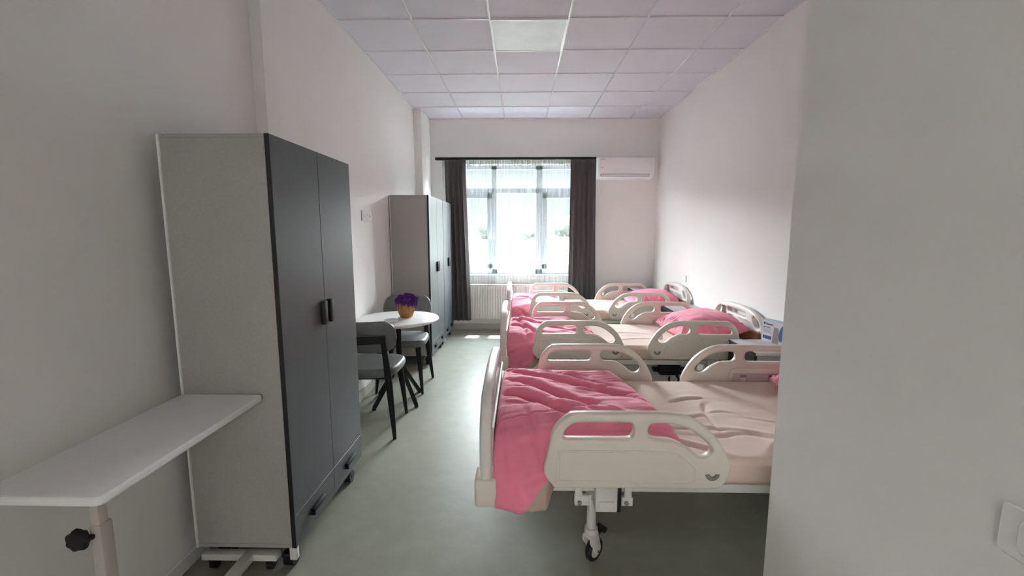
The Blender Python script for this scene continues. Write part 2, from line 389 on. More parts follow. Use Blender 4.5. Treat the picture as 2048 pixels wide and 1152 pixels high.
# ------------------------------------------------------------------ curtains, rod, radiator, air conditioner
t = thing('curtain_rod', (-0.08, 6.47, 2.52), 'black flat curtain rail across the wall above the window', 'curtain rail')
m = MB(); m.box(-1.145, 1.14, -0.03, 0.03, -0.016, 0.018, bev=0.003); m.build('rail', BLKMET, t)
for x in (-0.95, 0.0, 0.95):
    m = MB(); m.box(x - .015, x + .015, 0.02, 0.162, -0.005, 0.014); m.build('bracket', BLKMET, t)
def drape(name, x0t, x1t, x0b, x1b, zt, zb, y, amp, nf, seed, mats, label, cat, n=260, rows=40, hemw=0.0, header=0, thick=0.004, group=None):
    rs = np.random.RandomState(seed)
    u = np.linspace(0, 1, n); P = np.zeros((rows, n, 3))
    ph = np.cumsum(1 + 0.5 * (vnoise(u * nf * 0.9 + seed * 3.1, u * 0 + seed) - 0.5)); ph = ph / ph[-1] * 2 * PI * nf
    for i in range(rows):
        v = i / (rows - 1); z = zt + (zb - zt) * v
        a = amp * (0.45 + 0.55 * min(1, v * 2.5)) * (0.75 + 0.5 * vnoise(u * nf * .7 + seed, u * 0 + v * 1.3))
        wob = 0.18 * np.sin(ph * 0.5 + v * 2.0 + seed)
        yy = y + a * np.sin(ph + wob)
        ease = v * v * (3 - 2 * v)
        xa = x0t + (x0b - x0t) * ease; xb = x1t + (x1b - x1t) * ease
        xx = xa + (xb - xa) * u + 0.25 * a * np.sin(2 * ph + wob)
        P[i, :, 0] = xx; P[i, :, 1] = yy; P[i, :, 2] = z + (hemw * np.sin(ph) * v ** 6 if hemw else 0)
    m = MB(); fs = m.grid(P)
    if header:
        for k, f in enumerate(fs):
            if k // (n - 1) < header: f.material_index = 1
    ob = m.build(name, mats, org=((x0t + x1t) / 2, y, zb), smooth=180, label=label, cat=cat, group=group)
    if thick:
        md = ob.modifiers.new('cloth_thickness', 'SOLIDIFY'); md.thickness = thick
    return ob
drape('curtain', -1.085, -0.785, -1.045, -0.735, 2.495, 0.19, 6.405, 0.030, 4.3, 2, CURT, 'charcoal floor-length curtain gathered beside the tall wardrobes', 'curtain', group='charcoal curtains')
drape('curtain', 0.695, 1.06, 0.685, 1.10, 2.495, 0.19, 6.405, 0.030, 5.4, 5, CURT, 'charcoal floor-length curtain hanging between the window and the air conditioner', 'curtain', group='charcoal curtains')
drape('sheer_curtain', -1.13, 1.00, -1.10, 1.00, 2.50, 0.70, 6.476, 0.016, 34, 8, [SHEER, TAPE], 'white translucent sheer curtain hanging over the bright window', 'curtain', n=900, rows=44, hemw=0.006, header=2, thick=0)

t = thing('radiator', (0.03, 6.56, 0.19), 'white ribbed panel radiator under the window', 'radiator')
P = []
nx = 64; x0, x1 = -0.78, 0.79
m = MB()
for k in range(nx):
    a = x0 + (x1 - x0) * k / nx; b = x0 + (x1 - x0) * (k + 1) / nx; wv = (b - a)
    m.box(a + wv * .14, b - wv * .14, -0.055, -0.028, 0.02, 0.49, bev=0.006, seg=2)
m.box(x0, x1, -0.04, 0.03, 0.0, 0.51, bev=0.004); m.build('panel', RAD, t)
m = MB(); m.box(x0 - .004, x1 + .004, -0.05, 0.045, 0.508, 0.522, bev=.003)
m.build('top_grille', RAD, t)
for x in (-0.6, 0.6):
    m = MB(); m.box(x - .02, x + .02, 0.02, 0.07, 0.1, 0.4); m.build('wall_bracket', RAD, t)
m = MB(); m.cyl((0.70, 0.0, -0.19), (0.70, 0.0, 0.02), 0.009); m.build('pipe', RAD, t)

t = thing('air_conditioner', (1.485, 6.43, 2.24), 'white split air conditioner mounted high on the wall by the curtain rail', 'air conditioner')
prof = [(0.0, 0.0), (-0.07, 0.008), (-0.12, 0.028), (-0.165, 0.075), (-0.178, 0.11), (-0.182, 0.285), (-0.172, 0.296), (0.0, 0.296)]
def acmap(x0, x1):
    return lambda u, v, w_: Vector(((x0 + x1) / 2 + w_, 0.20 + u, v))
m = MB(); m.plate([Vector(p) for p in spline(prof[:], 3)][:] if False else [Vector(p) for p in prof], [], 0.80, 0.006, acmap(-0.40, 0.40)); m.build('housing', WHITE, t)
m = MB(); m.box(-0.385, 0.385, 0.013, 0.022, 0.106, 0.286, bev=.003); m.build('front_panel', WHITE, t)
m = MB(); m.box(-0.355, 0.335, 0.031, 0.062, 0.034, 0.064, rot=Matrix.Rotation(-0.75, 3, 'X')); m.build('air_outlet', INKG, t)
m = MB(); m.box(-0.345, 0.325, 0.022, 0.030, 0.030, 0.072, bev=.003, rot=Matrix.Rotation(-0.75, 3, 'X')); m.build('louver', WHITE, t)
m = MB()
for k in range(8): m.box(-0.362 + k * .0088, -0.362 + k * .0088 + .0066, 0.0115, 0.0135, 0.262 - (k % 3 == 1) * .001, 0.270)
m.build('brand_mark', INKG, t); m = MB()
for k in range(6): m.box(-0.360 + k * .0078, -0.360 + k * .0078 + .0055, 0.0115, 0.0135, 0.146, 0.152)
m.build('model_mark', INKG, t)

# ------------------------------------------------------------------ wardrobes
def wardrobe(loc, label, y_len=0.80, depth=0.442, h=1.75, clear=0.125, back_cut=None):
    """origin: near front corner on the floor; front faces +X, length runs +Y"""
    t = thing('wardrobe', loc, label, 'wardrobe', 'two-door wardrobes')
    z0, z1 = clear, clear + h; D = depth
    m = MB()
    th = 0.018
    m.box(-D, -0.02, 0, th, z0 + .018, z1 - .014, bev=.0015, seg=1); m.box(-D, -0.02, y_len - th, y_len, z0 + .018, z1 - .014, bev=.0015, seg=1)
    m.mi = 1; m.box(-D, -0.02, 0, y_len, z1 - .014, z1, bev=.001, seg=1); m.box(-D, -0.02, 0, y_len, z0, z0 + .018, bev=.001, seg=1); m.mi = 0
    m.box(-D + .004, -D + .01, th, y_len - th, z0, z1); m.box(-D + .02, -0.03, y_len / 2 - .009, y_len / 2 + .009, z0 + .018, z1 - .018)
    m.box(-D + .02, -0.03, th, y_len - th, z0 + .17, z0 + .188)
    m.build('carcass', [LAM, LAMD], t)
    m = MB(); m.box(-D + .002, -D + .010, -0.006, 0.0, z0, z1 - .002); m.build('back_edge', WALL, t, label='pale strip down the back edge along the wall')  # thin wall-coloured strip at the back corner
    fx0, fx1 = -0.018, 0.0
    ym = y_len / 2 + .005; dz = z0 + 0.145
    for k, (a, b) in enumerate(((0.0, ym - .0015), (ym + .0015, y_len))):
        gap = 0.0008 if k == 0 else 0.003
        m = MB(); m.box(fx0, fx1, a, b, dz + gap, z1, bev=.0012, seg=1); d = m.build('door', DOOR, t)
        yh = ym - .037 if k == 0 else ym + .037
        m = MB(); m.box(0.0, 0.024, yh - .016, yh + .016, z0 + .92, z0 + 1.035, bev=.003); m.build('handle', BLACK, d)
        m = MB(); m.box(fx0, fx1, a, b, z0, dz - gap, bev=.0012, seg=1); d2 = m.build('drawer', DOOR, t)
        yc = (a + b) / 2 - .0
        m = MB(); m.box(0.0, 0.022, yc - .062, yc + .062, z0 + .072, z0 + .092, bev=.006); m.box(0.0, 0.022, yc - .062, yc - .056, z0 + .060, z0 + .09); m.build('handle', BLKMET, d2)
    m = MB(); m.box(fx0 - .0005, fx1 + .0004, -0.0012, 0.0015, z0, z1 + .0006); m.build('door_edging', BLACK, t)
    for sx_, sy_ in ((-0.06, 0.075), (-D + .07, 0.11), (-0.06, y_len - .06), (-D + .07, y_len - .06)):
        m = MB(); s_ = 0.034
        m.box(sx_ - .028, sx_ + .028, sy_ - .028, sy_ + .028, z0 - .006, z0, bev=.002, seg=1)
        m.box(sx_ - .02, sx_ + .02, sy_ - .018, sy_ + .018, z0 - .05, z0 - .004, bev=.008)
        m.cyl((sx_ - .022, sy_ - .012, 0.034), (sx_ - .004, sy_ - .012, 0.034), 0.034, seg=24)
        m.cyl((sx_ + .004, sy_ - .012, 0.034), (sx_ + .022, sy_ - .012, 0.034), 0.034, seg=24)
        m.cyl((sx_ - .024, sy_ - .012, 0.034), (sx_ + .024, sy_ - .012, 0.034), 0.009, seg=10)
        m.box(sx_ - .026, sx_ + .026, sy_ - .052, sy_ - .010, 0.050, 0.078, bev=.01)
        m.build('caster', BLACK, t)
    m = MB(); m.box(-0.036, -0.004, 0.004, 0.03, z0 - .062, z0, bev=.004); m.build('corner_foot', WMET, t)
    return t
wardrobe((-0.977, 1.752, 0), 'grey two-door wardrobe with charcoal doors on casters beside the overbed table')
wardrobe((-0.992, 4.80, 0), 'grey two-door wardrobe behind the round table', y_len=0.85, depth=0.425, h=1.775, clear=0.108)
wardrobe((-0.992, 5.662, 0), 'grey two-door wardrobe next to the left window curtain, farthest of the three', y_len=0.70, depth=0.32, h=1.775, clear=0.108)

# ------------------------------------------------------------------ overbed table
t = thing('overbed_table', (-1.24, 1.40, 0), 'white wheeled overbed table pushed against the near wardrobe and wall', 'table')
def topmap(u, v, w_): return Vector((u, v, 0.815 + w_))
m = MB(); m.plate(rrect(-0.17, 0.172, -0.378, 0.343, 0.020), [], 0.026, 0.006, topmap); m.build('tabletop', WMEL, t)
m = MB(); m.box(0.017, 0.041, -0.262, -0.232, 0.50, 0.803, bev=.003); m.build('inner_column', mat('rose_steel', (0.56, 0.48, 0.445), .5), t)
m = MB(); m.box(0.014, 0.047, -0.266, -0.226, 0.08, 0.668, bev=.004); m.build('outer_column', mat('beige_steel', (0.47, 0.435, 0.40), .5), t)
m = MB(); m.lathe([(0.004, -.003), (0.026, 0.0), (0.03, .006), (0.03, .016), (0.024, .024), (0.004, .026)], (-0.0, -0.296, 0.640), seg=28, mod=lambda a: 1 + 0.09 * math.cos(7 * a), axis='Y')
m.cyl((0.03, -0.272, .64), (0.0, -0.272, .64), .007); m.build('clamp_knob', BLACK, t)
m = MB(); m.box(0.012, 0.062, -0.30, 0.40, 0.054, 0.083, bev=.004)
m.box(-0.172, 0.164, 0.36, 0.40, 0.052, 0.081, bev=.003); m.box(-0.172, 0.164, -0.335, -0.295, 0.052, 0.081, bev=.003); m.build('base_frame', WMET, t)
for x in (-0.13, 0.125):
    for y in (0.38, -0.315):
        m = MB(); m.cyl((x - .012, y + .008, .024), (x + .012, y + .008, .024), .024, seg=22); m.box(x - .016, x + .016, y - .015, y + .02, .030, .054, bev=.006)
        m.build('caster', BLACK, t)

# ------------------------------------------------------------------ wall fittings
t = thing('wall_socket', (XL, 4.09, 1.637), 'white wall socket plate with three modules on the wall above the round table', 'socket')
m = MB(); m.box(0, 0.009, -0.125, 0.125, -0.045, 0.045, bev=.003); m.build('plate', WALL, t)
for y in (-0.07, 0.0):
    m = MB(); m.lathe([(0.026, 0.0085), (0.026, 0.0105), (0.021, 0.0105), (0.019, 0.003)], (0, y, 0), 24, axis='X'); m.build('outlet', WALL, t)
m = MB(); m.cyl((0.008, 0.075, 0.0), (0.0105, 0.075, 0), 0.009); m.build('jack', INKD, t)
t = thing('light_switch', (XP, 0.66, 1.0), 'white wall switch plate at the right edge on the near wall corner', 'switch')
m = MB(); m.plate(rrect(-0.062, 0.062, -0.045, 0.045, .012), [], 0.008, .003, lambda u, v, w_: Vector((-0.004 + w_, u, v))); m.build('plate', WALL, t)
m = MB(); m.plate(rrect(-0.045, 0.03, -0.03, 0.03, .012), [], 0.008, .003, lambda u, v, w_: Vector((-0.008 + w_, u, v))); m.build('rocker', WALL, t)
t = thing('wall_socket', (XR, 5.35, 0.93), 'small white wall socket above the bedside cabinet by the far bed headboard', 'socket')
m = MB(); m.box(-0.012, 0, -0.04, 0.04, -0.04, 0.04, bev=.003); m.build('plate', WALL, t)

# ------------------------------------------------------------------ hospital beds
RO = [(0.22, 0.788), (0.401, 0.790), (0.582, 0.789), (0.662, 0.771), (0.731, 0.726), (0.781, 0.67), (0.819, 0.598), (0.827, 0.562), (0.817, 0.519), (0.792, 0.489), (0.750, 0.477), (0.459, 0.476), (0.165, 0.477), (0.123, 0.492), (0.098, 0.525), (0.093, 0.558), (0.101, 0.598), (0.117, 0.677), (0.127, 0.713), (0.154, 0.752), (0.187, 0.779)]
RH1 = [(0.188, 0.731), (0.221, 0.748), (0.329, 0.750), (0.419, 0.750), (0.438, 0.741), (0.443, 0.716), (0.435, 0.695), (0.415, 0.685), (0.297, 0.684), (0.184, 0.684), (0.169, 0.693), (0.173, 0.713)]
RH2 = [(0.505, 0.739), (0.523, 0.747), (0.590, 0.746), (0.658, 0.725), (0.707, 0.690), (0.742, 0.655), (0.747, 0.633), (0.731, 0.614), (0.704, 0.611), (0.683, 0.622), (0.655, 0.647), (0.614, 0.671), (0.580, 0.682), (0.526, 0.685), (0.504, 0.699), (0.498, 0.72)]
RP = [(0.169, 0.638), (0.386, 0.639), (0.595, 0.639), (0.636, 0.624), (0.671, 0.593), (0.695, 0.564), (0.694, 0.532), (0.676, 0.506), (0.41, 0.504), (0.160, 0.506), (0.145, 0.520), (0.146, 0.613)]
BX = 0.90     # local x = world x - BX
def side_rail(root, side, head):
    """side -1 near / +1 far; head rails mirror the foot rails"""
    fx = (lambda x: (1.836 - x) - BX) if head else (lambda x: x - BX)
    yo = side * 0.479
    R = lambda L, k=4: [Vector((fx(p[0]), p[1])) for p in spline(L, k)]
    M_ = lambda u, v, w_: Vector((u, yo + w_, v))
    m = MB(); m.plate(R(RO), [R(RH1), R(RH2)], 0.040, 0.013, M_, 4)
    # moulded field on the outer face
    m.plate(R(RP), [R([(0.41 + (x - 0.41) * 0.955, 0.572 + (z - 0.572) * 0.86) for x, z in RP])], 0.007, 0.003, lambda u, v, w_: Vector((u, yo + side * 0.0205 + w_, v)), 2)
    m.plate(R([(0.41 + (x - 0.41) * 0.965, 0.572 + (z - 0.572) * 0.90) for x, z in RP]), [], 0.003, 0.001, lambda u, v, w_: Vector((u, yo + side * 0.0195 + w_, v)), 1)
    if not head:
        m.plate(R([(0.15, 0.640), (0.5, 0.640), (0.548, 0.632), (0.575, 0.60), (0.56, 0.53), (0.40, 0.51), (0.16, 0.52), (0.14, 0.57)]), [], 0.006, 0.0028, lambda u, v, w_: Vector((u, yo - side * 0.0205 + w_, v)), 2)
    rail = m.build('side_rail', ABS, root, smooth=40); rail.location.z = 0.008
    gx_ = fx(0.754); m = MB()
    arc = [Vector((gx_ + 0.028 * math.cos(a), 0.545 + 0.028 * math.sin(a))) for a in np.linspace(PI * 1.0, 2 * PI, 14)] + [Vector((gx_ + 0.015 * math.cos(a), 0.545 + 0.015 * math.sin(a))) for a in np.linspace(2 * PI, PI, 14)]
    m.plate(arc, [], 0.002, 0.0005, lambda u, v, w_: Vector((u, yo + side * 0.0212 + w_, v)), 1); m.mi = 1
    m.tube([(gx_ + 0.0125 * math.cos(a), yo + side * 0.0205, 0.545 + 0.0125 * math.sin(a)) for a in np.linspace(PI, 2 * PI, 12)], 0.0014, 6)
    m.build('angle_gauge', [GAUGE, INKD], rail)
    if head:
        # control panel moulded in the inner face
        pan = [(0.605, 0.488), (0.625, 0.60), (0.64, 0.635), (0.68, 0.648)]
        m = MB(); q = [(1.265, 0.49), (1.305, 0.635), (1.33, 0.648), (1.65, 0.648), (1.675, 0.63), (1.675, 0.49)]
        m.plate([Vector((x - BX, z)) for x, z in q], [], 0.008, 0.003, lambda u, v, w_: Vector((u, yo - side * 0.021 + w_, v)), 2); m.mi = 1
        q = [(1.30, 0.50), (1.327, 0.615), (1.65, 0.615), (1.65, 0.50)]
        m.plate([Vector((x - BX, z)) for x, z in q], [], 0.004, 0.001, lambda u, v, w_: Vector((u, yo - side * 0.0245 + w_, v)), 1); m.mi = 2
        for x in (1.365, 1.54): m.box(x - BX, x - BX + .038, yo - side * 0.029, yo - side * 0.024, 0.590, 0.606)
        m.mi = 3
        for x in (1.365, 1.54): m.box(x - BX, x - BX + .030, yo - side * 0.034, yo - side * 0.024, 0.548, 0.588, bev=.003)
        m.build('control_panel', [ABS, PANELG, BROWNGREY, WHITE], rail)
        m = MB(); m.box(1.100 - BX, 1.134 - BX, yo - side * 0.036, yo - side * 0.014, 0.630, 0.672, bev=.009, seg=3); m.build('latch', WHITE, rail)
    # folding mechanism below
    xm = fx(0.34) if not head else fx(0.30)
    m = MB(); yi = yo - side * 0.050
    m.box(xm - .032, xm + .058, yi - .028, yi + .028, 0.345, 0.50, bev=.006)
    m.box(xm - .018, xm + .045, yi + side * .026, yi + side * .034, 0.352, 0.395, bev=.003)
    m.box(xm - .115, xm - .05, yi - .012, yi + .012, 0.362, 0.405, bev=.004); m.box(xm - .055, xm - .049, yi - .018, yi + .020, 0.335, 0.415)
    m.box(xm + .078, xm + .125, yi - .012, yi + .012, 0.362, 0.400, bev=.004)
    for dx in (-.098, .105): m.box(xm + dx - .015, xm + dx + .015, yi - .009, yi + .009, 0.385, 0.49, bev=.004)
    mech = m.build('rail_bracket', WMET, rail)
    m = MB()
    m.box(xm + .058, xm + .077, yi - .015, yi + .012, 0.335, 0.47, bev=.006)
    m.build('release_lever', BLACK, rail)
    for dx in (-.095, .098):
        m = MB(); m.cyl((xm + dx, yi - .02, 0.378), (xm + dx, yi + .02, 0.378), 0.009, seg=12); m.build('bolt', GAUGE, rail)
BROWNGREY = mat('brown_grey_plastic', (0.30, 0.23, 0.23), 0.5)
def end_board(root, x, inner, name):
    """x world centre, inner = +1 when the bed lies on the +x side"""
    half = [(0.0, 0.858), (0.14, 0.853), (0.27, 0.836), (0.37, 0.800), (0.435, 0.740), (0.458, 0.66), (0.462, 0.56), (0.462, 0.475)]
    out = [(p[0], p[1]) for p in half]
    oR = [Vector(p) for p in spline(half, 5, False)]
    outline = oR + [Vector((-p.x, p.y)) for p in oR[::-1]][:-1]
    holes = [rrect(-0.17, 0.17, 0.768, 0.806, .018)]
    hr = [(0.288, 0.790), (0.318, 0.796), (0.356, 0.778), (0.390, 0.745), (0.398, 0.722), (0.380, 0.712), (0.340, 0.712), (0.305, 0.730), (0.287, 0.762)]
    for s in (1, -1): holes.append([Vector((s * p[0], p[1])) for p in spline(hr, 4)])
    M_ = lambda u, v, w_: Vector((x - BX + w_, u, v))
    m = MB(); m.plate(outline, holes, 0.050, 0.018, M_, 4)
    b = m.build(name, ABSW, root, smooth=40)
    m = MB(); m.plate(rrect(-0.40, 0.40, 0.53, 0.680, .03), [], 0.010, .003, lambda u, v, w_: Vector((x - BX + inner * 0.024 + w_, u, v)), 2); m.build('inlay', BROWN if inner < 0 else ABSW, b, label='brown inlay below the grip slots' if inner < 0 else None)
    m = MB(); m.tube([(x - BX + inner * 0.026, y, 0.692) for y in (-0.42, -0.2, 0, 0.2, 0.42)], 0.008, 8); m.build('bead', ABSW, b)
    for s in (1, -1):
        m = MB(); m.box(x - BX - 0.046, x - BX + 0.046, s * 0.415 - 0.055, s * 0.415 + 0.055, 0.375, 0.497, bev=.014, seg=3); m.build('corner_bumper', ABS, root)
def make_bed(label, loc):
    root = thing('hospital_bed', loc, label, 'bed', 'hospital beds')
    end_board(root, -0.142, 1, 'footboard'); end_board(root, 1.945, -1, 'headboard')
    for side in (-1, 1):
        for head in (False, True): side_rail(root, side, head)
    m = MB()
    for s in (1, -1):
        m.box(-0.10 - BX, 1.92 - BX, s * 0.40 - .02, s * 0.40 + .02, 0.42, 0.458, bev=.004)
    for x in (0.0, 0.45, 0.9, 1.0, 1.45, 1.88): m.box(x - BX - .02, x - BX + .02, -0.40, 0.40, 0.425, 0.452, bev=.003)
    m.build('bed_frame', WMET, root)
    m = MB()
    for x in (0.32, 1.48): m.box(x - BX - .022, x - BX + .022, -0.325, 0.325, 0.315, 0.355, bev=.004)
    m.box(0.32 - BX, 1.48 - BX, -.03, .03, 0.318, 0.352, bev=.004)
    for x in (0.40, 1.40):
        for s in (1, -1): m.box(x - BX - .02, x - BX + .02, s * .2 - .02, s * .2 + .02, 0.34, 0.43, bev=.003)
    m.build('base_frame', WMET, root)
    m = MB(); m.box(1.22 - BX, 1.40 - BX, -0.16, -0.05, 0.24, 0.41, bev=.02); m.cyl((0.6 - BX, -.10, .38), (1.24 - BX, -.10, .345), .024); m.box(1.17 - BX, 1.24 - BX, -.14, -.07, .27, .30, bev=.006); m.build('actuator', BLACK, root)
    for x in (0.32, 1.48):
        for s in (1, -1):
            m = MB(); m.cyl((0, 0, 0.165), (0, 0, 0.32), 0.021, seg=18); m.lathe([(.021, .178), (.029, .175), (.030, .152), (.022, .146)], (0, 0, 0), 20)
            c = m.build('caster_post', WMET, root); c.location = (x - BX, s * 0.31, 0); c.rotation_euler = (0, 0, (0.75 if s < 0 else -0.5) + (0.3 if x > 1 else 0))
            m = MB(); m.box(-.028, .030, -.024, .024, .128, .152, bev=.008)
            for yy in (-.021, .021): m.plate([Vector(p) for p in spline([(-.028, .142), (.012, .145), (.034, .118), (.040, .075), (.036, .048), (.022, .040), (.008, .050), (-.010, .085), (-.030, .115)], 4)], [], 0.007, .003, lambda u, v, w_: Vector((u, yy + w_, v)), 2)
            m.build('fork', WMET, c)
            m = MB(); m.lathe([(.036, -.013), (.048, -.014), (.053, -.008), (.053, .008), (.048, .014), (.036, .013)], (.026, 0, .053), 32, axis='Y'); wh = m.build('wheel', BLACK, c)
            m = MB(); m.lathe([(.004, -.016), (.012, -.016), (.034, -.0138), (.0365, -.004), (.0365, .004), (.034, .0138), (.012, .016), (.004, .016)], (.026, 0, .053), 24, axis='Y'); m.build('wheel_hub', WMET, wh)
            m = MB(); m.cyl((.026, -.027, .053), (.026, .027, .053), .007, seg=12); m.build('axle', GAUGE, wh)
            m = MB(); m.box(.02, .080, -.016, .016, 0.122, 0.134, bev=.004); m.cyl((.082, -.020, .126), (.082, .020, .126), .014, seg=14); m.build('brake_pedal', BLACK, c)
    return root
beds = [(2.190, 1.095), (3.93, 0.995), (5.535, 0.985)]
bed1 = make_bed('cream hospital bed nearest the camera, its lower near rail fully visible', (BX, beds[0][0], 0)); bed1.scale = (1, beds[0][1], 1)
bed2 = copy_tree(bed1); bed2.location = (BX, beds[1][0], 0); bed2.scale = (1, beds[1][1], 1); bed2['label'] = 'cream hospital bed in the middle, with a whole pillow showing at its head'
bed3 = copy_tree(bed1); bed3.location = (BX, beds[2][0], 0); bed3.scale = (1, beds[2][1], 1); bed3['label'] = 'cream hospital bed nearest the radiator and window'

# ------------------------------------------------------------------ mattresses
def mattress(yc, sy, seed, label, creases=()):
    n, mm_ = 170, 90
    X = np.linspace(-0.095, 1.90, n); hw = 0.44 * sy
    zt, zb, r = 0.580, 0.462, 0.03
    # section: bottom centre-> near side -> top -> far side
    sec = []
    for y in np.linspace(0, -(hw - r), 4): sec.append((y, zb))
    for a in np.linspace(PI * 1.5, PI, 6)[1:]: sec.append((-(hw - r) + r * math.cos(a), zb + r + r * math.sin(a)))
    for a in np.linspace(PI, PI / 2, 7): sec.append((-(hw - r) + r * math.cos(a), zt - r + r * math.sin(a)))
    for y in np.linspace(-(hw - r), hw - r, mm_)[1:-1]: sec.append((y, zt))
    for a in np.linspace(PI / 2, 0, 7): sec.append(((hw - r) + r * math.cos(a), zt - r + r * math.sin(a)))
    for a in np.linspace(0, -PI / 2, 6)[1:]: sec.append(((hw - r) + r * math.cos(a), zb + r + r * math.sin(a)))
    for y in np.linspace(hw - r, 0, 4)[1:]: sec.append((y, zb))
    sec = np.array(sec); S = len(sec)
    P = np.zeros((n, S, 3)); xx = np.repeat(X[:, None], S, 1); yy = np.repeat(sec[None, :, 0], n, 0); zz = np.repeat(sec[None, :, 1], n, 0)
    top = np.clip((zz - (zb + .05)) / 0.05, 0, 1); flat = np.clip((zz - zt + .012) / .012, 0, 1)
    dz = 0.010 * fbm(xx * 3 + seed, yy * 3, 3) * flat
    dz += 0.006 * fbm(xx * 3 + yy * 2 + seed * 2, yy * 9 - xx * 3, 3) * flat
    for pts, wd, dp in creases: dz += crease(xx, yy + yc, pts, wd, dp) * flat
    dy = np.where(top < 1, 0.010 * fbm(xx * 5 + seed, zz * 9, 3), 0) * (zz > zb + .01)
    P[..., 0] = xx; P[..., 1] = yy + yc + dy; P[..., 2] = zz + dz
    m = MB(); m.grid(P)
    for e in (0, n - 1):
        ring = [v for v in m.bm.verts if abs(v.co.x - X[e]) < 1e-6]
        ring = [m.bm.verts[:][e * S + j] for j in range(S)]
        try: m.bm.faces.new(ring if e else ring[::-1])
        except ValueError: pass
    bmesh.ops.remove_doubles(m.bm, verts=m.bm.verts[:], dist=1e-5)
    return m.build('mattress', SHEET, org=(0.9, yc, zb), smooth=50, label=label, cat='mattress', group='mattresses on the hospital beds')
cr1 = [([(0.66, 1.98), (0.85, 1.99), (1.00, 1.97), (1.10, 1.93)], .030, .007), ([(0.93, 1.96), (0.935, 2.10), (0.955, 2.22), (1.00, 2.32)], .035, .011),
       ([(0.76, 2.10), (0.85, 2.12), (0.93, 2.12)], .03, .007), ([(0.80, 2.30), (0.92, 2.36), (1.02, 2.37)], .03, .008), ([(0.62, 2.07), (0.70, 2.09), (0.76, 2.06)], .025, .005),
       ([(0.72, 1.93), (0.90, 1.91), (0.99, 1.94), (1.06, 1.93), (1.15, 1.88)], .03, .008), ([(0.62, 1.88), (0.72, 1.84), (0.82, 1.76), (0.88, 1.72)], .03, .009),
       ([(0.66, 1.92), (0.69, 1.85), (0.80, 1.79)], .025, .007), ([(0.95, 2.17), (1.02, 2.19), (1.08, 2.17)], .02, .005),
       ([(1.10, 2.12), (1.30, 2.02), (1.45, 1.92)], .02, .004), ([(1.05, 1.96), (1.22, 1.88), (1.38, 1.80)], .02, .004), ([(1.02, 1.72), (1.10, 1.80), (1.25, 1.88), (1.40, 1.94)], .035, .008),
       ([(1.05, 1.76), (1.12, 1.86)], .02, .004)]
mattress(beds[0][0], beds[0][1], 1, 'mattress in a beige fitted sheet on the bed nearest the camera', cr1)
cr2 = [([(0.7, 3.6), (0.95, 3.72), (1.2, 3.75)], .03, .004), ([(0.75, 3.9), (0.95, 3.95), (1.15, 3.9)], .03, .004)]
mattress(beds[1][0], beds[1][1], 2, 'mattress in a beige fitted sheet on the middle bed', cr2)
cr3 = [([(0.7, 5.3), (0.85, 5.5), (0.9, 5.75)], .04, .010), ([(0.8, 5.25), (1.0, 5.4), (1.1, 5.7)], .04, .006)]
mattress(beds[2][0], beds[2][1], 3, 'mattress in a beige fitted sheet on the bed by the window', cr3)

